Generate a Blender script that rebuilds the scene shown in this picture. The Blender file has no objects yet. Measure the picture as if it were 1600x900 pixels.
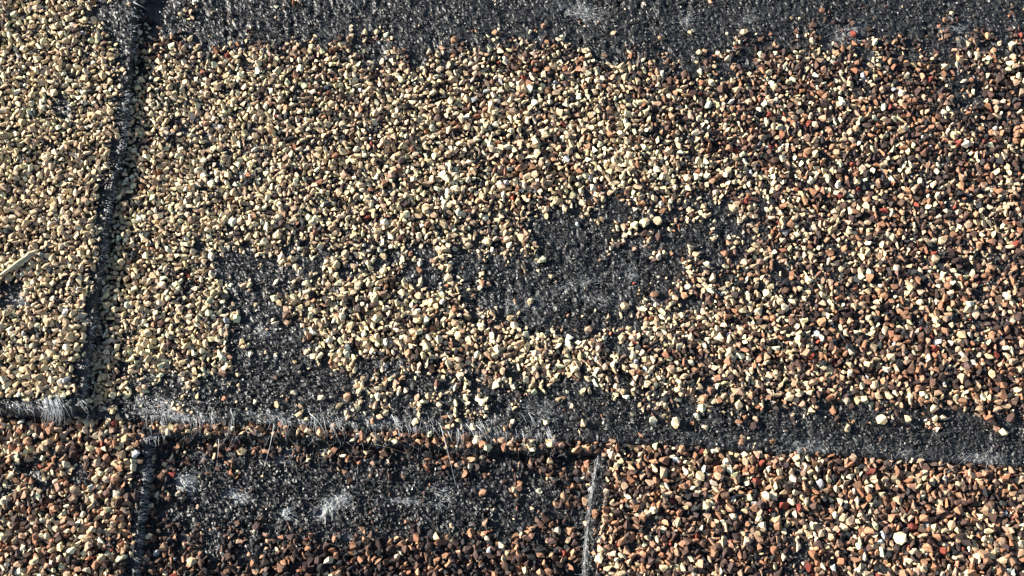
import bpy, math, random
import numpy as np
from mathutils import Vector, Matrix
S = bpy.context.scene
COL = S.collection
RNG = np.random.default_rng(11)
random.seed(11)
# ------------------------------------------------------------------ camera
F, TILT, DIST = 1900.0, math.radians(23), 0.285          # focal length in photo pixels, tilt off the roof's normal, metres
VIEW = np.array([0, math.sin(TILT), -math.cos(TILT)])
UP = np.array([0, math.cos(TILT), math.sin(TILT)])
CAM = -DIST * VIEW
cam = bpy.data.cameras.new('camera'); cam_o = bpy.data.objects.new('camera', cam); COL.objects.link(cam_o)
cam.sensor_width = 36; cam.lens = 36 * F / 1600; cam.clip_start = 0.005; cam.clip_end = 50
cam_o.location = CAM; cam_o.rotation_euler = (TILT, 0, 0)
S.camera = cam_o
# ------------------------------------------------------------------ daylight
SUN_AZ = math.atan2(-1.0, 0.27); SUN_EL = math.radians(21)
w = bpy.data.worlds.new('World'); S.world = w; w.use_nodes = True
nt = w.node_tree; nt.nodes.clear()
sky = nt.nodes.new('ShaderNodeTexSky'); sky.sky_type = 'NISHITA'; sky.sun_disc = False
sky.sun_elevation = SUN_EL; sky.sun_rotation = SUN_AZ
bg = nt.nodes.new('ShaderNodeBackground'); bg.inputs[1].default_value = 0.05
wo = nt.nodes.new('ShaderNodeOutputWorld'); nt.links.new(sky.outputs[0], bg.inputs[0]); nt.links.new(bg.outputs[0], wo.inputs[0])
sl = bpy.data.lights.new('sun', 'SUN'); sl.energy = 5.0; sl.angle = math.radians(0.5); sl.color = (1.0, 0.94, 0.84)
so = bpy.data.objects.new('sun', sl); COL.objects.link(so)
sdir = Vector((math.sin(SUN_AZ) * math.cos(SUN_EL), math.cos(SUN_AZ) * math.cos(SUN_EL), math.sin(SUN_EL)))
so.rotation_euler = sdir.to_track_quat('Z', 'Y').to_euler(); so.location = sdir * 2
S.view_settings.view_transform = 'Standard'; S.view_settings.look = 'None'; S.view_settings.gamma = 1
S.view_settings.exposure = 1.9
S.view_settings.use_curve_mapping = False

# ------------------------------------------------------------------ helpers
def plane(px, py, z):
    """where the ray through photo pixel (px,py) meets height z"""
    px = np.asarray(px, float); py = np.asarray(py, float); z = np.asarray(z, float)
    a = (px - 800) / F; b = (450 - py) / F
    d = np.stack([a, VIEW[1] + b * UP[1], VIEW[2] + b * UP[2]], -1)
    t = (z - CAM[2]) / d[..., 2]
    return np.stack([CAM[0] + t * d[..., 0], CAM[1] + t * d[..., 1], z + 0 * t], -1)
MM = 0.001
PXM = 0.00015                                            # metres per photo pixel at the middle
def hash2(i, j, s):
    i = i.astype(np.int64); j = j.astype(np.int64)
    h = (i * 374761393 + j * 668265263 + s * 2147483647 + 12345) & 0xffffffff
    h = ((h ^ (h >> 13)) * 1274126177) & 0xffffffff
    h = (h ^ (h >> 16)) & 0xffffffff
    return h / 4294967295.0
def vnoise(x, y, s):
    i = np.floor(x); j = np.floor(y); fx = x - i; fy = y - j
    fx = fx * fx * (3 - 2 * fx); fy = fy * fy * (3 - 2 * fy)
    a, b, c, d = hash2(i, j, s), hash2(i + 1, j, s), hash2(i, j + 1, s), hash2(i + 1, j + 1, s)
    return (a * (1 - fx) + b * fx) * (1 - fy) + (c * (1 - fx) + d * fx) * fy
def fbm(x, y, s, n=3):
    v = 0; a = 0.5; t = 0
    for k in range(n):
        v = v + a * vnoise(x * 2 ** k, y * 2 ** k, s + k); t += a; a *= 0.5
    return v / t
def lump(x, y, seed):
    """slow waviness of a sheet in metres; x, y in photo pixels"""
    return 0.5 * MM * (fbm(x / 90.0, y / 90.0, seed) - 0.5) + 0.35 * MM * (vnoise(x / 22.0, y / 22.0, seed + 9) - 0.5)
def curve(pts):
    xs = [p[0] for p in pts]; ys = [p[1] for p in pts]
    return lambda v: np.interp(v, xs, ys)
# edges in the photograph
SL = curve([(-1500, 350), (0, 217), (100, 209), (200, 199), (260, 190), (300, 178), (400, 165), (500, 151), (600, 136), (700, 130)])
BL = curve([(-2500, 640), (0, 643), (60, 646), (130, 640), (200, 640)])
BM = curve([(-2500, 560), (0, 650), (100, 653), (200, 656), (300, 660), (400, 663), (600, 671), (800, 687), (900, 690), (1000, 693), (1100, 700), (1200, 706), (1300, 711), (1400, 718), (1500, 724), (1600, 731), (3800, 860)])
ST = curve([(-2500, 690), (0, 682), (230, 684), (400, 686), (500, 691), (600, 698), (700, 704), (800, 708), (935, 712), (1700, 760), (3800, 860)])
SA = curve([(600, 244), (685, 238), (750, 232), (800, 226), (850, 221), (900, 216), (2300, 60)])
SB = curve([(600, 945), (712, 933), (750, 926), (800, 919), (850, 914), (900, 911), (2300, 790)])
ZA, ZB, ZC, ZD = 2.8 * MM, 0.0, -1.6 * MM, -3.8 * MM     # heights of the four sheets

def new_obj(name, me, parent=None, **props):
    o = bpy.data.objects.new(name, me); COL.objects.link(o)
    if parent is not None: o.parent = parent
    for k, v in props.items(): o[k] = v
    return o
def mesh_from(name, V, Fq, mat, attrs=None, smooth=False):
    me = bpy.data.meshes.new(name)
    V = np.asarray(V, np.float32); Fq = np.asarray(Fq, np.int32); k = Fq.shape[1]
    me.vertices.add(len(V)); me.vertices.foreach_set('co', V.ravel())
    me.loops.add(Fq.size); me.loops.foreach_set('vertex_index', Fq.ravel())
    me.polygons.add(len(Fq)); me.polygons.foreach_set('loop_start', np.arange(0, Fq.size, k, dtype=np.int32))
    me.polygons.foreach_set('use_smooth', np.full(len(Fq), smooth))
    for n, (typ, arr) in (attrs or {}).items():
        a = me.attributes.new(n, typ, 'POINT')
        a.data.foreach_set('color' if typ == 'FLOAT_COLOR' else 'value', np.asarray(arr, np.float32).ravel())
    me.materials.append(mat); me.update(calc_edges=True)
    return me

# ------------------------------------------------------------------ materials
def mat(name):
    m = bpy.data.materials.new(name); m.use_nodes = True; n = m.node_tree; n.nodes.clear()
    out = n.nodes.new('ShaderNodeOutputMaterial'); b = n.nodes.new('ShaderNodeBsdfPrincipled'); n.links.new(b.outputs[0], out.inputs[0])
    return m, n, b
def N(n, t, **kw):
    x = n.nodes.new(t)
    for k, v in kw.items(): setattr(x, k, v)
    return x
def noise_node(n, scale, detail=3):
    tc = N(n, 'ShaderNodeTexCoord'); x = N(n, 'ShaderNodeTexNoise'); x.inputs['Scale'].default_value = scale; x.inputs['Detail'].default_value = detail
    n.links.new(tc.outputs['Object'], x.inputs['Vector']); return x, tc
def mix(n, fac, a, b, mode='MIX'):
    x = N(n, 'ShaderNodeMix', data_type='RGBA', blend_type=mode)
    for sock, v in ((x.inputs[0], fac), (x.inputs[6], a), (x.inputs[7], b)):
        if hasattr(v, 'links'): n.links.new(v, sock)
        else: sock.default_value = v if not isinstance(v, tuple) else v + (1,)
    return x.outputs[2]
def ramp(n, src, p):
    r = N(n, 'ShaderNodeValToRGB'); n.links.new(src, r.inputs[0])
    while len(r.color_ramp.elements) < len(p): r.color_ramp.elements.new(0.5)
    for e, (x, c) in zip(r.color_ramp.elements, p): e.position = x; e.color = c + (1,)
    return r.outputs[0]
def make_granule_mat():
    m, n, b = mat('mineral_granule')
    at = N(n, 'ShaderNodeAttribute', attribute_name='stone')
    n1, tc = noise_node(n, 2600, 4)
    f = ramp(n, n1.outputs[0], [(0.32, (0.48, 0.44, 0.42)), (0.6, (1.1, 1.08, 1.05))])
    n.links.new(mix(n, 1.0, at.outputs['Color'], f, 'MULTIPLY'), b.inputs['Base Color'])
    b.inputs['Roughness'].default_value = 0.75; b.inputs['Specular IOR Level'].default_value = 0.2
    bp = N(n, 'ShaderNodeBump'); bp.inputs['Strength'].default_value = 0.5; bp.inputs['Distance'].default_value = 0.00012
    n.links.new(n1.outputs[0], bp.inputs['Height']); n.links.new(bp.outputs[0], b.inputs['Normal'])
    return m
def make_asphalt_mat():
    m, n, b = mat('weathered_asphalt')
    n1, tc = noise_node(n, 1800, 4)
    c = ramp(n, n1.outputs[0], [(0.25, (0.004, 0.0042, 0.0045)), (0.55, (0.017, 0.0175, 0.0185)), (0.8, (0.044, 0.045, 0.047))])
    du = N(n, 'ShaderNodeAttribute', attribute_name='dust'); n2, _ = noise_node(n, 900, 5)
    mul = N(n, 'ShaderNodeMath', operation='MULTIPLY'); n.links.new(du.outputs['Fac'], mul.inputs[0]); n.links.new(n2.outputs[0], mul.inputs[1])
    c = mix(n, mul.outputs[0], c, (0.22, 0.23, 0.23))
    vo = N(n, 'ShaderNodeTexVoronoi'); vo.inputs['Scale'].default_value = 750; n.links.new(tc.outputs['Object'], vo.inputs['Vector'])
    sep = N(n, 'ShaderNodeSeparateColor'); n.links.new(vo.outputs['Color'], sep.inputs[0])
    sp = ramp(n, sep.outputs[0], [(0.0, (0.008, 0.008, 0.009)), (0.42, (0.03, 0.02, 0.017)), (0.58, (0.12, 0.07, 0.045)), (0.74, (0.24, 0.20, 0.125))])
    r = sp.node; r.color_ramp.interpolation = 'CONSTANT'
    fa = N(n, 'ShaderNodeAttribute', attribute_name='far')
    c = mix(n, fa.outputs['Fac'], c, sp)
    n.links.new(c, b.inputs['Base Color'])
    ro = N(n, 'ShaderNodeMath', operation='MULTIPLY_ADD'); n.links.new(fa.outputs['Fac'], ro.inputs[0]); ro.inputs[1].default_value = 0.5; ro.inputs[2].default_value = 0.46; n.links.new(ro.outputs[0], b.inputs['Roughness'])
    b.inputs['Specular IOR Level'].default_value = 0.34
    bp = N(n, 'ShaderNodeBump'); bp.inputs['Strength'].default_value = 0.8; bp.inputs['Distance'].default_value = 0.0002
    n.links.new(n1.outputs[0], bp.inputs['Height']); n.links.new(bp.outputs[0], b.inputs['Normal'])
    return m
def make_simple(name, c1, c2, scale, rough, spec=0.5, bump=0.3):
    m, n, b = mat(name); n1, _ = noise_node(n, scale, 4)
    n.links.new(ramp(n, n1.outputs[0], [(0.3, c1), (0.7, c2)]), b.inputs['Base Color'])
    b.inputs['Roughness'].default_value = rough; b.inputs['Specular IOR Level'].default_value = spec
    bp = N(n, 'ShaderNodeBump'); bp.inputs['Strength'].default_value = bump; bp.inputs['Distance'].default_value = 0.0001
    n.links.new(n1.outputs[0], bp.inputs['Height']); n.links.new(bp.outputs[0], b.inputs['Normal'])
    return m
M_GRAN = make_granule_mat(); M_ASPH = make_asphalt_mat()
M_GRIT = make_simple('black_mineral_grit', (0.007, 0.007, 0.0072), (0.038, 0.038, 0.038), 900, 0.45, 0.38)
M_FIB = make_simple('glass_fibre', (0.36, 0.38, 0.41), (0.64, 0.66, 0.68), 700, 0.35, 0.6)
M_STRAW = make_simple('dry_straw', (0.30, 0.25, 0.15), (0.52, 0.46, 0.32), 1500, 0.55)
M_HAIR = make_simple('brown_hair', (0.20, 0.15, 0.11), (0.34, 0.27, 0.20), 900, 0.4)
M_DECK = make_simple('roof_felt', (0.02, 0.02, 0.022), (0.05, 0.05, 0.055), 60, 0.8)

# ------------------------------------------------------------------ coverage and colour, read off the photograph (50 px and 100 px cells)
COV_UP = """
88843211111000000000000001111111
99865455666544466532331444443344
99876887888888899988776888888468
98576778788888888888777678888466
89878766788888888888767877888788
99958876678888888878877787668788
99959988777688878835743577878578
89959875857677565116423577677778
79958863366663532011353655665667
78958874268877531112567756565667
88858873258888876543578888786667
88848865224677477766778888888888
66653211112332222322344566677788
33321100010001111101101111212111
11111000000000000000000000000000
"""
COV_LO = """
88885555555555555558888888888888
88886666666666666668888888888888
87875433223234555548888888888888
66773211100001124487888888888888
78874533112354346357887557888888
88877776878888888846788735788888
88877887888888888846788788888888
"""
# the first rows above stand for y = 600 (spare), 650, 700, ...
CREAM_UP = """
9835654433443323
9988776766554434
9988887667655554
9998887777766544
9988877777666554
9998766766655444
9998777776765554
9988777766655554
"""
CREAM_LO = """
5543443333454544
5543443333454544
5511111113334444
5521223232434444
"""
def grid_of(t): return np.array([[int(c) for c in r] for r in t.split()], float) / 9.0
def sample(g, x, y, cell, y0=0.0):
    gx = np.clip(x / cell - 0.5, 0, g.shape[1] - 1.001); gy = np.clip((y - y0) / cell - 0.5, 0, g.shape[0] - 1.001)
    i = np.floor(gy).astype(int); j = np.floor(gx).astype(int); fy = gy - i; fx = gx - j
    return (g[i, j] * (1 - fx) + g[i, j + 1] * fx) * (1 - fy) + (g[i + 1, j] * (1 - fx) + g[i + 1, j + 1] * fx) * fy
GU, GL_, CU, CL = grid_of(COV_UP), grid_of(COV_LO), grid_of(CREAM_UP), grid_of(CREAM_LO)
def ell(x, y, cx, cy, rx, ry, a=0):
    c, s = math.cos(math.radians(a)), math.sin(math.radians(a)); dx, dy = x - cx, y - cy
    return np.sqrt(((dx * c + dy * s) / rx) ** 2 + ((-dx * s + dy * c) / ry) ** 2)
BARE = [  # shaped bald spots: cx, cy, rx, ry, angle, strength
    (900, 410, 62, 75, 15, 1.0), (860, 350, 30, 40, 60, 0.8), (880, 460, 100, 32, -14, 1.0), (1070, 365, 60, 26, -12, 0.9), (720, 420, 66, 22, 4, 0.75), (760, 450, 60, 26, 0, 0.7), (620, 400, 50, 14, 10, 0.45), (1120, 380, 50, 30, -20, 0.35), (1010, 450, 50, 40, 0, 0.5), (590, 300, 40, 16, 0, 0.35), (480, 440, 40, 22, 0, 0.4), (470, 590, 50, 16, 0, 0.35), (165, 20, 24, 40, 0, 0.6),
    (1000, 400, 50, 24, 40, 0.7), (395, 510, 34, 85, -12, 0.65), (370, 410, 45, 24, 20, 0.8), (300, 612, 120, 26, 4, 0.55), (115, 165, 26, 18, 0, 0.8), (185, 30, 28, 30, 0, 0.6),
    (25, 474, 30, 14, -10, 1.0), (420, 205, 28, 12, 10, 0.6), (620, 585, 40, 16, 0, 0.6), (290, 195, 26, 14, 0, 0.6), (1500, 160, 30, 16, 80, 0.5), (1240, 885, 34, 22, 0, 0.9),
    (1000, 52, 110, 36, 8, 1.0), (690, 45, 70, 30, 0, 0.8), (430, 38, 110, 28, 0, 0.7), (320, 50, 50, 26, 0, 0.3), (1370, 22, 240, 24, 0, 0.4),
    (30, 745, 55, 20, -15, 0.55), (1020, 830, 40, 22, 0, 0.3), (560, 780, 250, 48, 2, 0.75), (760, 790, 110, 34, -6, 0.6), (105, 730, 26, 14, 0, 0.5), (1400, 676, 240, 26, 6, 0.8), (960, 656, 170, 22, 3, 0.6)]
def coverage(x, y, layer):
    up = layer in 'AB'
    c = sample(GU, x, y, 50) if up else sample(GL_, x, y, 50, 600)
    if layer == 'A': c = c * (1 - 0.5 * np.clip((x - 120) / 60, 0, 1) * np.clip((150 - y) / 80, 0, 1))
    wx = x + 80 * (fbm(x / 26.0, y / 26.0, 401) - 0.5); wy = y + 80 * (fbm(x / 34.0, y / 34.0, 402) - 0.5)
    for cx, cy, rx, ry, a, s in BARE:
        if (cy < BM(cx)) == up:
            c = c * (1 - s * np.clip((1.35 - ell(wx, wy, cx, cy, rx, ry, a)) / 0.85, 0, 1))
    if layer == 'A': c = np.where(x > SL(y) - 22, c * 0.5, c); c = np.where(x > SL(y) - 12, 0, c); c = np.where(y > BL(x) - 22, 0, c)
    if layer == 'B':
        c = np.where(y > BM(x) - 12, 0, c); c = np.where((x < SL(y) + 45) & (y < 630) & (y > 60), np.maximum(c, 0.85), c)
    if layer == 'C':
        lt = (x < SA(y)) & (y > ST(x)); rt = (x > SB(y)) & (y > ST(x))
        c = np.where(lt & (x > SA(y) - 22), c * 0.5, c); c = np.where(lt & (x > SA(y) - 12), 0, c)
        c = np.where(rt & (x < SB(y) + 22), c * 0.12, c)
        strip = (y <= ST(x)) & (x > 225) & (x < 940)
        c = np.where(strip, np.where(y < BM(x) + 20, 0.8, 0.3), c)
    if layer == 'D':
        c = np.where((y < ST(x) + 30), 0.55, c); c = np.where((x < SA(y) + 36), np.maximum(c, 0.6), c)
    return c
def cream_share(x, y, layer):
    up = layer in 'AB'
    c = sample(CU, x, y, 100) if up else sample(CL, x, y, 100, 600)
    c = c * np.interp(x, [900, 1500], [1.0, 0.66]) * (1.0 if up else 0.85)
    if up: c = c + (1 - c) * 0.38 * np.interp(x, [700, 1150], [1, 0]) * np.clip((y - 70) / 60, 0, 1)
    if layer == 'D': c = c * 0.4
    return c
CREAMS = [(0.87, 0.69, 0.42), (0.80, 0.62, 0.38), (0.90, 0.75, 0.49), (0.58, 0.43, 0.28), (0.85, 0.71, 0.51), (0.72, 0.55, 0.35), (0.52, 0.38, 0.26)]
TANS = [(0.39, 0.215, 0.13), (0.45, 0.25, 0.15), (0.33, 0.18, 0.11), (0.47, 0.30, 0.19), (0.36, 0.175, 0.10), (0.40, 0.27, 0.19)]
BROWNS = [(0.085, 0.050, 0.040), (0.060, 0.040, 0.036), (0.110, 0.065, 0.050), (0.14, 0.085, 0.062), (0.05, 0.036, 0.034), (0.09, 0.06, 0.055)]
REDS = [(0.30, 0.070, 0.045), (0.23, 0.055, 0.042)]
PALES = [(0.62, 0.64, 0.66), (0.45, 0.47, 0.50)]
BLACKS = [(0.02, 0.021, 0.024), (0.032, 0.033, 0.037)]
PAL = np.array(CREAMS + TANS + BROWNS + REDS + PALES + BLACKS) * 0.70
KINDS = {'cream': (0, 7), 'tan': (7, 13), 'brown': (13, 19), 'red': (19, 21), 'pale': (21, 23), 'black': (23, 25)}

# ------------------------------------------------------------------ granule shapes (broken, faceted stones)
import bmesh
def stone(seed, n, squash):
    r = np.random.default_rng(seed); bm = bmesh.new()
    p = r.normal(size=(n, 3)); p /= np.linalg.norm(p, axis=1)[:, None]; p *= r.uniform(0.78, 1.08, (n, 1)); p *= np.array(squash)
    for q in p: bm.verts.new(q)
    g = bmesh.ops.convex_hull(bm, input=bm.verts)
    for e in g['geom_interior']:
        if isinstance(e, bmesh.types.BMVert) and e.is_valid: bm.verts.remove(e)
    bmesh.ops.triangulate(bm, faces=bm.faces); bm.verts.index_update()
    V = np.array([v.co[:] for v in bm.verts]); T = np.array([[v.index for v in f.verts] for f in bm.faces]); bm.free()
    V -= (V.max(0) + V.min(0)) / 2; V /= np.abs(V[:, :2]).max() * 1.0
    return V * 0.5, T
SHAPES = [stone(100 + k, 11 + k % 4, (1.0, random.uniform(0.48, 0.95), random.uniform(0.42, 0.85))) for k in range(34)]
BIGSH = [stone(300 + k, 16 + k % 5, (1.0, random.uniform(0.68, 0.95), random.uniform(0.6, 0.85))) for k in range(14)]
GRITSH = [stone(500 + k, 7, (1.0, random.uniform(0.6, 1), random.uniform(0.5, 0.8))) for k in range(10)]
def rots(n, tilt, rng):
    a = rng.uniform(0, 2 * math.pi, n); b = rng.normal(0, tilt, n); c = rng.normal(0, tilt, n)
    ca, sa, cb, sb, cc, sc = np.cos(a), np.sin(a), np.cos(b), np.sin(b), np.cos(c), np.sin(c)
    Z = np.zeros(n); O = np.ones(n)
    Rz = np.stack([ca, -sa, Z, sa, ca, Z, Z, Z, O], -1).reshape(n, 3, 3)
    Rx = np.stack([O, Z, Z, Z, cb, -sb, Z, sb, cb], -1).reshape(n, 3, 3)
    Ry = np.stack([cc, Z, sc, Z, O, Z, -sc, Z, cc], -1).reshape(n, 3, 3)
    return Rx @ Ry @ Rz
def merged(name, P, size, R, sh, cols, shapes, m):
    Vs, Ts, Cs = [], [], []; base = 0
    for k, (V, T) in enumerate(shapes):
        idx = np.where(sh == k)[0]
        if not len(idx): continue
        W = np.einsum('nij,vj->nvi', R[idx], V) * size[idx][:, None, None] + P[idx][:, None, :]
        nv = len(V)
        Vs.append(W.reshape(-1, 3)); Ts.append((T[None] + (np.arange(len(idx)) * nv)[:, None, None] + base).reshape(-1, 3))
        Cs.append(np.repeat(np.c_[cols[idx], np.ones(len(idx))], nv, axis=0)); base += nv * len(idx)
    return mesh_from(name, np.concatenate(Vs), np.concatenate(Ts), m, {'stone': ('FLOAT_COLOR', np.concatenate(Cs))})
def scatter(n, x0, x1, y0, y1, rmin, ok, size_fn, rng, spacing):
    """dart throwing in photo pixels, largest stones first"""
    x = rng.uniform(x0, x1, n); y = rng.uniform(y0, y1, n); keep = ok(x, y); x, y = x[keep], y[keep]
    s = size_fn(x, y); o = np.argsort(-s); x, y, s = x[o], y[o], s[o]
    cell = 10.5; cells = {}; out = []
    X, Y, R = x.tolist(), y.tolist(), (s * spacing * 0.5).tolist()
    for k in range(len(X)):
        i, j = int(X[k] // cell), int(Y[k] // cell); good = True
        for a in (i - 1, i, i + 1):
            for b in (j - 1, j, j + 1):
                for q in cells.get((a, b), ()):
                    if (X[k] - X[q]) ** 2 + (Y[k] - Y[q]) ** 2 < (R[k] + R[q]) ** 2: good = False; break
                if not good: break
            if not good: break
        if good: cells.setdefault((i, j), []).append(k); out.append(k)
    return x[out], y[out], s[out]

# ------------------------------------------------------------------ sheets
DUST = [(905, 18, 40, 14, 20, .8), (1320, 52, 34, 12, -20, .8), (1488, 48, 22, 14, 0, .8), (1070, 35, 16, 12, 0, .7), (1165, 30, 14, 14, 0, .5),
        (815, 475, 40, 12, -12, .6), (900, 445, 60, 6, -20, .7), (932, 468, 26, 7, 10, .5), (985, 430, 14, 20, 0, .4), (408, 520, 14, 9, -15, .8), (1010, 385, 20, 10, 0, .5),
        (25, 474, 26, 11, -10, .9), (515, 790, 27, 12, -35, 2.3), (535, 778, 13, 9, 0, 1.6), (370, 776, 17, 9, 10, 2.1), (290, 757, 12, 16, -30, 2.1), (446, 803, 12, 9, 0, 1.9), (560, 842, 28, 6, 8, 1.5),
        (635, 783, 30, 4, 8, .9), (690, 775, 18, 16, 0, .5), (440, 712, 16, 10, 0, .8), (270, 645, 50, 14, 12, .9), (430, 652, 50, 9, 4, .7), (580, 657, 70, 8, 3, .6), (770, 672, 60, 8, 8, .6),
        (60, 636, 70, 9, 0, .9), (1260, 697, 40, 10, 5, .8), (1530, 716, 50, 10, 5, .6), (1150, 690, 60, 8, 6, .4), (1400, 705, 60, 7, 6, .4), (845, 640, 30, 14, 20, .4)]
def dust(x, y):
    d = np.zeros_like(x)
    for cx, cy, rx, ry, a, s in DUST: d = np.maximum(d, s * np.exp(-1.0 * (ell(x + 14 * (vnoise(x / 7., y / 7., 71) - .5), y + 14 * (vnoise(x / 7., y / 7., 72) - .5), cx, cy, rx, ry, a)) ** 3.2))
    return np.where(y < 640, d * 0.6, d * 0.85)
STEP = 2.8
def axis(a, b, lo=None, hi=None):
    """fine from a to b, with coarse steps out to lo and hi"""
    f = np.linspace(a, b, int((b - a) / STEP) + 1)
    pre = [] if lo is None else list(np.linspace(lo, a, 14))[:-1]
    post = [] if hi is None else list(np.linspace(b, hi, 14))[1:]
    return np.concatenate([pre, f, post])
def sheet(U, W, z, seed, skirts, thick):
    """U, W: pixel coordinates of a grid (rows down the photo). skirts: {side: outward metres}"""
    h = lump(U, W, seed)
    n1 = vnoise(U / 5.0, W / 5.0, seed + 3); jit = RNG.uniform(-1, 1, U.shape)
    gi, gj = np.floor(U / 15.0), np.floor(W / 15.0)          # empty sockets where stones have dropped out
    cx = (gi + 0.3 + 0.4 * hash2(gi, gj, seed + 5)) * 15; cy = (gj + 0.3 + 0.4 * hash2(gi, gj, seed + 6)) * 15; has = hash2(gi, gj, seed + 7) < 0.34
    dd = np.hypot(U - cx, W - cy) / (3.0 + 3.0 * hash2(gi, gj, seed + 8))
    pit = np.where(has, np.clip(1.25 - dd, 0, 1), 0) * np.clip(3 * (vnoise(U / 60.0, W / 60.0, seed + 12) - 0.3), 0, 1)
    bump = (n1 - 0.5) * 0.42 * MM + (vnoise(U / 10.0, W / 10.0, seed + 4) - 0.5) * 0.40 * MM + jit * 0.11 * MM - pit * 0.75 * MM
    far = ((U < -196) | (U > 1796) | (W < -196) | (W > 1084)).astype(float)
    P = plane(U, W, z + np.where(far > 0, 0.3 * MM, h + bump))
    D = dust(U, W)
    V = [P.reshape(-1, 3)]; A = [D.ravel()]; FA = [far.ravel()]; r, c = U.shape
    I = np.arange(r * c).reshape(r, c)
    Q = [np.stack([I[:-1, :-1], I[1:, :-1], I[1:, 1:], I[:-1, 1:]], -1).reshape(-1, 4)]
    base = r * c
    for side, outw in skirts.items():
        E, Nn, idx = {'bottom': (P[-1], P[-4], I[-1]), 'top': (P[0], P[3], I[0]), 'right': (P[:, -1], P[:, -4], I[:, -1]), 'left': (P[:, 0], P[:, 3], I[:, 0])}[side]
        dirn = {'bottom': (0, -1, 0), 'top': (0, 1, 0), 'right': (1, 0, 0), 'left': (-1, 0, 0)}[side]
        dirn = np.array(dirn, float)
        prev = idx
        ks = [(0.35, 0.10), (0.62, 0.28), (0.8, 0.48), (0.93, 0.7), (1.0, 0.88), (0.95, 1.05)]
        for (o, dz) in ks:
            m = len(E); j = RNG.uniform(-1, 1, (m, 3)) * np.array([0.16, 0.16, 0.14]) * MM
            R = E + dirn * (outw * o + 0.25 * MM * (fbm(np.arange(m) / 9.0, np.full(m, o * 3.0), seed + 31)[:, None] - .5)) + j
            R[:, 2] = E[:, 2] - thick * dz + j[:, 2]
            V.append(R); A.append(D.ravel()[idx] * 0.6); FA.append(far.ravel()[idx])
            new = np.arange(base, base + m); base += m
            q = np.stack([prev[:-1], new[:-1], new[1:], prev[1:]], -1)
            Q.append(q if side in ('bottom', 'left') else q[:, ::-1]); prev = new
    return np.concatenate(V), np.concatenate(Q), np.concatenate(A), np.concatenate(FA)
def sheet_mesh(name, parts):
    Vs, Qs, As, Fs = [], [], [], []; b = 0
    for V, Q, A, FA in parts:
        Vs.append(V); Qs.append(Q + b); As.append(A); Fs.append(FA); b += len(V)
    return mesh_from(name, np.concatenate(Vs), np.concatenate(Qs), M_ASPH, {'dust': ('FLOAT', np.concatenate(As)), 'far': ('FLOAT', np.concatenate(Fs))})
LO_X, HI_X, LO_Y, HI_Y = -2000, 3600, -1300, 2200
def blend(xs, y_top, y_bot, ys01):
    X = np.tile(xs, (len(ys01), 1)); T = ys01[:, None]
    return X, y_top(xs)[None] * (1 - T) + y_bot(xs)[None] * T
# A: front layer of the upper course, left of the seam
ya = axis(-200, 628, LO_Y); RA = 13
t = (axis(0, 1000, -9000) if False else None)
def sheetA():
    ys = ya; xf = np.linspace(0, 1, int(400 / STEP)); pre = np.linspace(-12, 0, 14)[:-1]; xt = np.concatenate([pre, xf])
    right = SL(ys) - 7; left0 = np.full_like(ys, -200.0)
    X = left0[:, None] + (right - left0)[:, None] * xt[None]
    f = np.clip((ys - 560) / (628 - 560), 0, 1)[:, None]
    Y = ys[:, None] * (1 - f) + f * (ys[:, None] + (BL(X) - 8 - 628)) + 0 * X
    return sheet(X, Y, ZA, 5, {'right': 0.8 * MM, 'bottom': 0.9 * MM}, 2.9 * MM)
def sheetB():
    xs = axis(-200, 1800, LO_X, HI_X); ys = axis(-200, 740, LO_Y); X = np.tile(xs, (len(ys), 1)); top = ys[:, None]
    f = np.clip((ys - 520) / (740 - 520), 0, 1)[:, None]
    Y = top * (1 - f) + f * (top + (BM(X) - 5 - 740))
    return sheet(X, Y, ZB, 15, {'bottom': 0.75 * MM}, 1.7 * MM)
def sheetC():
    xs = axis(-200, 1800, LO_X, HI_X); n = 36; ts = np.linspace(0, 1, n)
    X, Y = blend(xs, lambda x: BM(x) - 36, lambda x: np.maximum(ST(x) - 4, BM(x) + 3), ts)
    a = sheet(X, Y, ZC, 25, {'bottom': 0.35 * MM}, 2.7 * MM)
    ys = axis(676, 1095, None, HI_Y)
    xt = np.concatenate([np.linspace(-7, 0, 14)[:-1], np.linspace(0, 1, 182)])
    r = SA(ys) - 7; X = -200 + (r + 200)[:, None] * xt[None]; Y = ys[:, None] + 0 * X
    b = sheet(X, Y, ZC - 0.02 * MM, 25, {'right': 0.8 * MM}, 2.8 * MM)
    ys = axis(700, 1095, None, HI_Y)
    xt = np.concatenate([np.linspace(0, 1, 366), np.linspace(1, 3.2, 14)[1:]])
    l = SB(ys) + 3; X = l[:, None] + (1800 - l)[:, None] * xt[None]; Y = ys[:, None] + (ST(X) - ST(935)) * np.clip(1 - (ys - 700) / 200, 0, 1)[:, None]
    c = sheet(X, Y, ZC - 0.02 * MM, 25, {'left': 0.5 * MM}, 2.8 * MM)
    return [a, b, c]
def sheetD():
    ys = axis(660, 1095, None, HI_Y); xs = axis(180, 975); X = np.tile(xs, (len(ys), 1)); Y = ys[:, None] + 0 * X
    return sheet(X, Y, ZD, 35, {}, 2 * MM)

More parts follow.
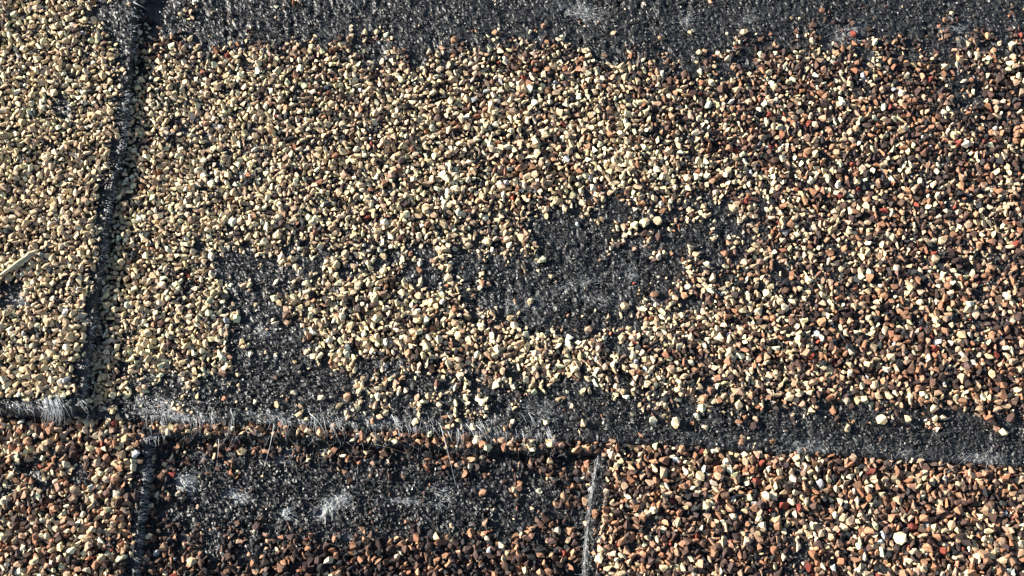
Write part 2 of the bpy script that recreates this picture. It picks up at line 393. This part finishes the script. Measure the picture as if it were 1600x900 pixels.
roof = new_obj('roof_covering', None, label='weathered laminated asphalt shingles with cream and brown granules and bald black patches', category='roof')
roof.empty_display_size = 0.02
shA = new_obj('shingle', sheet_mesh('shingle', [sheetA()]), roof, label='raised cream coated shingle tab with frayed dark right edge')
shB = new_obj('shingle', sheet_mesh('shingle', [sheetB()]), roof, label='wide recessed shingle layer with cream granules round a bald black patch')
shC = new_obj('shingle', sheet_mesh('shingle', sheetC()), roof, label='lower course shingle with orange, brown and cream tabs either side of a notch')
shD = new_obj('shingle', sheet_mesh('shingle', [sheetD()]), roof, label='dark worn recessed layer showing in the notch of the lower course')
SH = {'A': (shA, ZA, 5), 'B': (shB, ZB, 15), 'C': (shC, ZC, 25), 'D': (shD, ZD, 35)}
deck = mesh_from('roof_deck', [(-3, -3, -7.0 * MM), (3, -3, -7.0 * MM), (3, 3, -7.0 * MM), (-3, 3, -7.0 * MM), (-3, -3, -30 * MM), (3, -3, -30 * MM), (3, 3, -30 * MM), (-3, 3, -30 * MM)],
                 [(0, 1, 2, 3), (7, 6, 5, 4), (0, 4, 5, 1), (1, 5, 6, 2), (2, 6, 7, 3), (3, 7, 4, 0)], M_DECK)
new_obj('roof_deck', deck, kind='structure')

def inside(x, y, L):
    if L == 'A': return (x < SL(y) - 8) & (y < BL(x) - 6)
    if L == 'B': return (y < BM(x) - 6) & ~((x < SL(y) - 6) & (y < 630))
    if L == 'C': return (y > BM(x) - 10) & ((y < ST(x) - 6) | (x < SA(y) - 12) | (x > SB(y) + 6) & (y > ST(x) - 20))
    return (y > ST(x) - 8) & (x > SA(y) - 14) & (x < SB(y) + 8)
BOX = {'A': (-200, 215, -200, 645), 'B': (130, 1800, -200, 735), 'C': (-200, 1800, 645, 1085), 'D': (195, 945, 670, 1085)}

# loose stones that get an object each at top level: x, y, size px, kind, label
LOOSE = [
 (1376, 657, 19, 'cream', 'angular cream stone with a dark shadow on the black band at right'),
 (1323, 670, 14, 'cream', 'small cream stone left of the angular one on the black band at right'),
 (1416, 656, 15, 'cream', 'slim pale stone just right of the angular cream stone on the black band'),
 (1457, 640, 19, 'cream', 'blocky cream stone at the upper edge of the black band at right'),
 (1472, 654, 16, 'cream', 'cream stone tucked below the blocky one at the edge of the black band'),
 (1386, 620, 19, 'cream', 'rounded cream stone at the granule edge above the angular loner'),
 (1566, 676, 16, 'cream', 'last cream stone of the black band close to the right frame edge'),
 (1055, 662, 20, 'cream', 'pointed cream stone alone on the black band above the right tab seam'),
 (1101, 669, 12, 'cream', 'small cream stone right of the pointed one on the black band'),
 (1154, 634, 17, 'cream', 'round cream stone at the upper edge of the black band, below a pale cluster'),
 (911, 662, 14, 'cream', 'small cream stone alone near the middle of the long black band'),
 (853, 661, 11, 'cream', 'tiny oval cream stone on the black band above the notch'),
 (1154, 660, 13, 'tan', 'orange tan stone lying on the black band right of the middle'),
 (1006, 349, 19, 'cream', 'tilted cream stone, left one of a pair in the upper bald patch'),
 (1027, 347, 17, 'cream', 'upright cream stone, right one of a pair in the upper bald patch'),
 (1029, 372, 15, 'brown', 'brown stone wedged under the pair of cream stones'),
 (883, 328, 15, 'cream', 'cream stone at the top of the large bald patch'),
 (902, 352, 11, 'pale', 'small whitish stone near the top of the large bald patch'),
 (938, 407, 9, 'tan', 'tiny tan stone alone inside the large bald patch'),
 (861, 433, 12, 'cream', 'dull cream stone inside the left part of the large bald patch'),
 (828, 473, 14, 'cream', 'cream stone at the lower left rim of the large bald patch'),
 (976, 480, 17, 'cream', 'tall cream stone at the lower right rim of the large bald patch'),
 (1113, 436, 18, 'cream', 'rounded bright cream stone right of the large bald patch'),
 (1022, 462, 15, 'tan', 'orange stone right of the large bald patch, among cream ones'),
 (1032, 63, 13, 'tan', 'orange stone alone at the edge of the black upper area'),
 (1092, 84, 16, 'cream', 'cream stone, left half of a touching pair under the black upper area'),
 (1101, 83, 14, 'tan', 'orange stone, right half of a touching pair under the black upper area'),
 (1487, 22, 10, 'cream', 'small cream stone on the black area near the upper right corner'),
 (1476, 33, 12, 'tan', 'tan stone below a small cream one near the upper right corner'),
 (1495, 33, 11, 'brown', 'brown stone beside a tan one near the upper right corner'),
 (1331, 56, 16, 'red', 'red stone on the black area at upper right'),
 (590, 52, 13, 'cream', 'cream stone above the granule edge at upper middle'),
 (688, 110, 17, 'cream', 'large cream stone under the granule edge, upper middle'),
 (574, 342, 14, 'red', 'red stone among cream granules left of the large bald patch'),
 (544, 620, 17, 'tan', 'orange brown stone on the frayed band below the cream field'),
 (503, 623, 14, 'cream', 'cream stone left of the orange brown one on the frayed band'),
 (635, 611, 15, 'cream', 'blocky cream stone right of the orange brown one on the frayed band'),
 (687, 634, 12, 'cream', 'small cream stone on the frayed band above the notch'),
 (245, 866, 13, 'pale', 'bluish white stone in the shade beside the frayed notch edge'),
 (1281, 757, 17, 'pale', 'white stone among orange ones on the lower right tab'),
 (1224, 791, 18, 'red', 'large red stone on the lower right tab'),
 (1424, 824, 17, 'red', 'red stone near the bottom of the lower right tab, beside a flat cream one'),
 (1405, 843, 22, 'cream', 'broad flat cream stone near the bottom of the lower right tab'),
 (1035, 741, 20, 'cream', 'large pale cream stone near the upper left of the right tab'),
 (1037, 723, 20, 'tan', 'large orange stone touching the pale one at the top of the right tab'),
 (514, 877, 19, 'cream', 'sharp edged cream stone at the bottom of the notch'),
 (508, 723 , 0, 'tan', ''),
 (583, 725, 11, 'tan', 'small orange stone in the upper part of the notch'),
 (716, 728, 14, 'tan', 'orange stone in the notch where a long white fibre ends'),
 (102, 712, 0, 'tan', ''),
 (168, 716, 17, 'tan', 'round orange stone on the lower left tab'),
]
LOOSE = [l for l in LOOSE if l[2] > 0]
def layer_at(x, y):
    for L in 'ACDB':
        if L == 'B' and inside(np.array(x * 1.), np.array(y * 1.), 'B'): return 'B'
        if L != 'B' and inside(np.array(x * 1.), np.array(y * 1.), L) and not (L == 'C' and y < BM(x) - 2): return L
    return 'B'
LX = np.array([l[0] for l in LOOSE], float); LY = np.array([l[1] for l in LOOSE], float); LS = np.array([l[2] for l in LOOSE], float)

small_cache = {}
def stone_mesh(shapes, key, k, ci):
    if (key, k, ci) not in small_cache:
        V, T = shapes[k]
        small_cache[(key, k, ci)] = mesh_from('granule', V, T, M_GRAN, {'stone': ('FLOAT_COLOR', np.tile(np.r_[PAL[ci], 1], (len(V), 1)))})
    return small_cache[(key, k, ci)]
COUNT = {}; DENS = {'A': 1.0, 'B': 0.90, 'C': 1.0, 'D': 0.86}
for L in 'ABCD':
    obj, zl, seed = SH[L]; x0, x1, y0, y1 = BOX[L]; rng = np.random.default_rng(seed * 7)
    def ok(x, y):
        c = coverage(x, y, L); c = c + 0.1 * c * (1 - c); clump = 0.6 * vnoise(x / 10.0, y / 12.0, seed + 50) + 0.4 * vnoise(x / 30.0, y / 30.0, seed + 60)
        p = 0.38 * rng.uniform(0, 1, len(x)) + 0.62 * np.clip((clump - 0.5) * 2.1 + 0.5, 0, 1)
        good = (p < c * DENS[L] - 0.03) & inside(x, y, L)
        if L in 'BD': good |= (rng.uniform(0, 1, len(x)) < (0.0022 if L == 'B' else 0.007)) & inside(x, y, L) & (c > -1)
        for a, b, s in zip(LX, LY, LS): good &= ((x - a) ** 2 + (y - b) ** 2 > (s * 0.5 + 3) ** 2)
        return good
    def size_fn(x, y):
        g = np.clip((x + y * 0.9 - 300) / 1900, 0, 1); base = 5.55 + 0.75 * g + (0.15 if L in 'CD' else 0)
        return base * np.exp(rng.normal(0, 0.40, len(x))).clip(0.42, 2.1)
    area = (x1 - x0) * (y1 - y0)
    x, y, s = scatter(int(area / 4.2), x0, x1, y0, y1, 6, ok, size_fn, rng, 0.62)
    n = len(x); cs = cream_share(x, y, L)
    cs = np.clip(cs + 0.9 * (vnoise(x / 28.0, y / 28.0, seed + 70) - 0.5) * (1 - cs) * cs * 2.0, 0, 1)
    u = rng.uniform(0, 1, n); v = rng.uniform(0, 1, n); ci = np.zeros(n, int)
    def pick(mask, kind):
        a, b = KINDS[kind]; ci[mask] = rng.integers(a, b, mask.sum())
    dark_bias = {'A': 0.5, 'B': 0.52, 'C': 0.42, 'D': 0.62}[L]
    topband = np.clip(1 - (y - 40) / 110, 0, 1) if L == 'B' else 0
    db = dark_bias + 0.16 * topband
    pick(u < cs, 'cream'); r = u >= cs
    pick(r & (v < db), 'brown'); pick(r & (v >= db) & (v < 0.985), 'tan'); pick(r & (v >= 0.985), 'red'); pick(rng.uniform(0, 1, n) < 0.005, 'pale')
    pick(rng.uniform(0, 1, n) < (0.25 if L == 'D' else 0.05), 'black')
    zs = rng.uniform(-0.05, 0.45, n) + np.interp(x, [700, 1400], [1, 0.45]) * rng.uniform(0, 0.62, n) * np.clip((coverage(x, y, L) - 0.55) / 0.35, 0, 1)                       # how far proud of the sheet its middle sits, in diameters
    size = s * PXM * 1.10
    P = plane(x, y, zl + lump(x, y, seed)); P[:, 2] += zs * size * 0.75
    R = rots(n, 0.8, rng); order = np.argsort(-(s * ((x > 0) & (x < 1600) & (y > 0) & (y < 900))))
    big = order[:300]; rest = order[300:]
    for q in big:
        k = int(rng.integers(0, len(SHAPES)))
        o = new_obj('granule', stone_mesh(SHAPES, 's', k, int(ci[q])), obj)
        m = Matrix(R[q].tolist()).to_4x4() @ Matrix.Diagonal((size[q], size[q], size[q], 1)); m.translation = Vector(P[q]); o.matrix_world = m
    sh = rng.integers(0, len(SHAPES), n)
    cols = np.clip(PAL[ci] * np.exp(rng.normal(0, 0.18, (n, 1))) * np.exp(rng.normal(0, 0.028, (n, 3))), 0, 0.62)
    me = merged('granule_cover', P[rest], size[rest], R[rest], sh[rest], cols[rest], SHAPES, M_GRAN)
    new_obj('granule_cover', me, obj, kind='stuff')
    # fine black grit in the sheet, thickest where the stones are gone
    ng = int(area / 20); gx = rng.uniform(x0, x1, ng); gy = rng.uniform(y0, y1, ng)
    keep = inside(gx, gy, L) & (rng.uniform(0, 1, ng) < 1.1 - 0.9 * coverage(gx, gy, L)); gx, gy = gx[keep], gy[keep]; ng = len(gx)
    gs = rng.uniform(1.8, 4.8 if L != 'D' else 6.2, ng) * (1 - 0.6 * np.clip(dust(gx, gy), 0, 1)) * PXM; P = plane(gx, gy, zl + lump(gx, gy, seed)); P[:, 2] += gs * rng.uniform(0.05, 0.5, ng)
    me = merged('black_grit', P, gs, rots(ng, 0.8, rng), rng.integers(0, len(GRITSH), ng), np.full((ng, 3), 0.03), GRITSH, M_GRIT)
    new_obj('black_grit', me, obj, kind='stuff')
    COUNT[L] = (n, ng)
print('granules, grit', COUNT)

GROUPS = 'single stones picked out on and beside the bald patches'
rng = np.random.default_rng(77)
for k, (x, y, s, kind, lab) in enumerate(LOOSE):
    L = layer_at(x, y); _, zl, seed = SH[L]; a, b = KINDS[kind]; ci = int(rng.integers(a, b)) if kind != 'cream' else [0, 2, 4, 5][int(rng.integers(0, 4))]
    sz = s * PXM * 0.88; p = plane(float(x), float(y), zl + float(lump(np.array(float(x)), np.array(float(y)), seed)))
    o = new_obj('stone', stone_mesh(BIGSH, 'b', k % len(BIGSH), ci), None, label=lab, category='stone', group=GROUPS)
    Rm = rots(1, 0.35, rng)[0]; zmin = (BIGSH[k % len(BIGSH)][0] @ Rm.T)[:, 2].min()
    m = Matrix(Rm.tolist()).to_4x4() @ Matrix.Diagonal((sz, sz, sz, 1)); m.translation = Vector((p[0], p[1], p[2] - zmin * sz - 0.10 * MM)); o.matrix_world = m

# ------------------------------------------------------------------ fibres
def tube(path, radii, sides=3):
    path = np.asarray(path, float); n = len(path); V = []; T = []
    for i in range(n):
        t = path[min(i + 1, n - 1)] - path[max(i - 1, 0)]; t /= np.linalg.norm(t) + 1e-12
        a = np.cross(t, (0, 0, 1.0)); 
        if np.linalg.norm(a) < 1e-3: a = np.array([1.0, 0, 0])
        a /= np.linalg.norm(a); b = np.cross(a, t)
        for s in range(sides):
            an = 2 * math.pi * s / sides; V.append(path[i] + radii[i] * (a * math.cos(an) + b * math.sin(an)))
    for i in range(n - 1):
        for s in range(sides):
            p, q = i * sides + s, i * sides + (s + 1) % sides; T += [(p, q, q + sides), (p, q + sides, p + sides)]
    T += [(0, s + 1, s) for s in range(1, sides - 1)] + [((n - 1) * sides, (n - 1) * sides + s, (n - 1) * sides + s + 1) for s in range(1, sides - 1)]
    return V, T
def strand(x, y, z, ang, ln, lift, bend, rad, drop=0.0, nseg=4):
    """pixel position, height, heading in degrees (0 right, 90 down the photo), length px"""
    pts = []; a = math.radians(ang)
    for i in range(nseg + 1):
        f = i / nseg; hz = z + lift * math.sin(math.pi * min(f * 1.1, 1)) - drop * f * f
        pts.append(plane(x, y, hz)); x += math.cos(a) * ln / nseg; y += math.sin(a) * ln / nseg; a += math.radians(bend) / nseg
    return tube(pts, [rad * (1 - 0.6 * i / nseg) for i in range(nseg + 1)])
def fibres(name, items, parent, **pr):
    Vs, Ts = [], []; b = 0
    for it in items:
        V, T = strand(*it); Vs += V; Ts += [(p + b, q + b, r + b) for p, q, r in T]; b += len(V)
    if Vs: return new_obj(name, mesh_from(name, Vs, Ts, M_FIB, smooth=True), parent, **pr)
U = random.uniform; G = random.gauss
items = []
for k in range(620):     # right edge of the raised tab: short combed fibres across the edge
    y = U(-60, 632); 
    if vnoise(np.array(y / 40.), np.array(0.5), 91) < 0.38 and random.random() < 0.7: continue
    x = float(SL(y)) - U(1, 11); dz = (x - float(SL(y)) + 8) / 8; items.append((x, y, ZA - max(0, dz) * 0.8 * MM + U(0, .15) * MM, G(14, 26), U(5, 11), 0.2 * MM, G(0, 25), U(.018, .045) * MM, 0.6 * MM))
for k in range(170):     # its bottom edge, bright and combed down to the right
    x = U(-60, 134); y = float(BL(x)) - U(4, 26); items.append((x, y, ZA + U(0, .2) * MM, G(55, 22), U(8, 26), 0.25 * MM, G(10, 40), U(.010, .032) * MM, 1.0 * MM))
for k in range(70):
    x = U(66, 92); y = U(612, 625); items.append((x, y, ZA + U(.1, .5) * MM, G(66, 10), U(26, 50), 0.4 * MM, U(20, 60), U(.02, .045) * MM, 1.6 * MM))
fibres('frayed_fibres', items, shA, kind='stuff')
items = []
for k in range(800):    # lower edge of the wide layer
    x = U(130, 1680) if random.random() < 0.55 else U(150, 860)
    d = float(fbm(np.array(x / 60.), np.array(3.), 97)); 
    if random.random() > (d * 1.35 if x < 900 else d * 0.5): continue
    ang = 55 if x < 300 else (65 if x < 900 else 150)
    y = float(BM(x)) - U(2, 26); items.append((x, y, ZB + U(0, .2) * MM, G(ang, 55), U(5, 14), 0.12 * MM, G(0, 50), U(.007, .017) * MM, 0.3 * MM))
for k in range(190):     # the thick combed tuft at the tab corner
    x = G(265, 32); y = 655 - U(0, 34) + (x - 265) * 0.08; items.append((x, y, ZB + U(0, .5) * MM, G(40, 32), U(10, 28), 0.2 * MM, G(12, 40), U(.008, .020) * MM, 0.8 * MM))
for k in range(46):      # whiskers that hang together in small locks
    x = U(200, 860); y = float(BM(x)) - U(2, 22); a0 = G(66, 14); b0 = U(5, 50); l0 = U(16, 40)
    for q in range(random.randint(2, 6)):
        items.append((x + G(0, 3), y + G(0, 3), ZB + U(.1, .5) * MM, a0 + G(0, 7), l0 * U(.6, 1), 0.5 * MM, b0, U(.012, .032) * MM, 1.4 * MM))
for cx, cy, n, sp in ((425, 655, 34, 20), (490, 650, 34, 18), (615, 655, 36, 20), (745, 665, 46, 22), (1250, 698, 26, 24), (1532, 716, 30, 24), (820, 655, 20, 26), (1395, 712, 12, 20), (660, 655, 24, 20)):
    for k in range(n):
        x = G(cx, sp); y = G(cy, 8); items.append((x, y, ZB + U(0, .5) * MM, G(70 if cx < 900 else 140, 34), U(10, 28), 0.3 * MM, G(15, 35), U(.008, .018) * MM, 0.9 * MM))
for cx, cy, rx, ry, a, s in DUST:
    if cy < BM(cx) - 14 and cx > 200:
        for k in range(int(rx * ry / 9 * s) + 10):
            items.append((G(cx, rx * .6), G(cy, ry * .6), ZB + .1 * MM, a + G(0, 25), U(8, 26), 0.15 * MM, G(0, 30), U(.008, .018) * MM, 0.0))
fibres('frayed_fibres', items, shB, kind='stuff')
items = []
for k in range(330):     # frayed right edge of the lower left tab
    y = U(690, 960); x = float(SA(y)) - U(1, 11); dz = (x - float(SA(y)) + 8) / 8
    items.append((x, y, ZC - max(0, dz) * 0.8 * MM + U(0, .15) * MM, G(8, 20), U(6, 14), 0.15 * MM, G(0, 20), U(.012, .028) * MM, 0.8 * MM))
for k in range(380):     # fuzzy pale left edge of the right tab
    y = U(705, 960); x = float(SB(y)) + G(2, 1.5); items.append((x, y, ZC + U(-.6, .2) * MM, G(97, 26), U(6, 18), 0.08 * MM, G(0, 50), U(.008, .020) * MM, 0.1 * MM))
for k in range(90):
    x = G(236, 10); y = G(677, 5); items.append((x, y, ZC + .2 * MM, G(150, 35), U(8, 24), 0.2 * MM, G(0, 40), U(.012, .03) * MM, 0))
for k in range(380):     # fibres left lying on the narrow strip
    x = U(225, 930); y = float(ST(x)) - U(4, 16); items.append((x, y, ZC + .15 * MM, G(80, 70), U(8, 18), 0.15 * MM, G(0, 40), U(.008, .02) * MM, 0.3 * MM))
fibres('frayed_fibres', items, shC, kind='stuff')
items = []
for cx, cy, rx, ry, a, s in DUST:
    if cy > ST(cx):
        for k in range(int(rx * ry / 8) + 10):
            items.append((G(cx, rx * .5), G(cy, ry * .5), ZD + U(.1, .35) * MM, a + G(0, 30), U(8, 22), 0.12 * MM, G(0, 40), U(.010, .022) * MM, 0.0))
fibres('frayed_fibres', items, shD, kind='stuff')
# long single fibres one can pick out
for (x, y, ang, ln, bend, rad, par) in [(688, 664, 74, 100, 4, .030, shB), (428, 662, 98, 72, 12, .034, shB), (484, 646, 40, 58, 45, .040, shB), (612, 648, 62, 48, 22, .038, shB), (728, 662, 48, 46, 40, .034, shB),
                                        (744, 664, 45, 42, 30, .032, shB), (700, 674, 66, 24, 4, .034, shB), (342, 686, 92, 30, 6, .045, shC), (826, 645, 62, 38, 8, .022, shB), (360, 640, 70, 30, 12, .035, shB), (505, 652, 76, 36, 6, .026, shB)]:
    z = ZB + 0.5 * MM if par is shB else ZC + .3 * MM
    V, T = strand(x, y, z, ang, ln, 0.9 * MM, bend, rad * 1.55 * MM, 2.6 * MM if par is shB else 1.5 * MM, 8)
    new_obj('glass_fibre', mesh_from('glass_fibre', V, T, M_FIB, smooth=True), par)
V, T = strand(585, 694, ZC + .5 * MM, 12, 108, 0.5 * MM, 24, .028 * MM, 2.6 * MM, 10)
new_obj('hair', mesh_from('hair', V, T, M_HAIR, smooth=True), None, label='thin curved brown hair lying across the top of the dark notch', category='hair')
V, T = strand(209, 4, ZA + .4 * MM, 25, 26, 0.3 * MM, 6, .055 * MM, 0.6 * MM, 5)
new_obj('glass_fibre', mesh_from('glass_fibre', V, T, M_FIB, smooth=True), shA)

# ------------------------------------------------------------------ dry stem
def stem():
    pts = [plane(px, py, ZA + (h + 0.85) * MM) for px, py, h in ((-60, 475, .75), (-30, 454, .8), (0, 431, .85), (14, 421, .9), (28, 410, .95), (40, 402, .9), (46, 397, .85), (55, 393, .75), (60, 390, .7))]
    return pts, [.36 * MM, .36 * MM, .38 * MM, .42 * MM, .46 * MM, .42 * MM, .55 * MM, .42 * MM, .12 * MM]
pts, rad = stem(); V, T = tube(pts, rad, 9)
V = np.array(V); V[:, :2] += np.random.default_rng(3).normal(0, .03 * MM, (len(V), 2)) 
st = new_obj('dry_stem', mesh_from('dry_stem', V, T, M_STRAW, smooth=False), None, label='pale dry plant stem lying on the cream tab at the left edge', category='stem')
p2 = [p + np.array([.0003, -.0006, -.0002]) for p in pts[3:8]]; V, T = tube(p2, [.1 * MM, .28 * MM, .33 * MM, .25 * MM, .08 * MM], 6)
new_obj('sheath', mesh_from('sheath', V, T, M_STRAW), st)
print('objects', len(bpy.data.objects), 'tris', sum(len(o.data.polygons) for o in bpy.data.objects if o.type == 'MESH'))
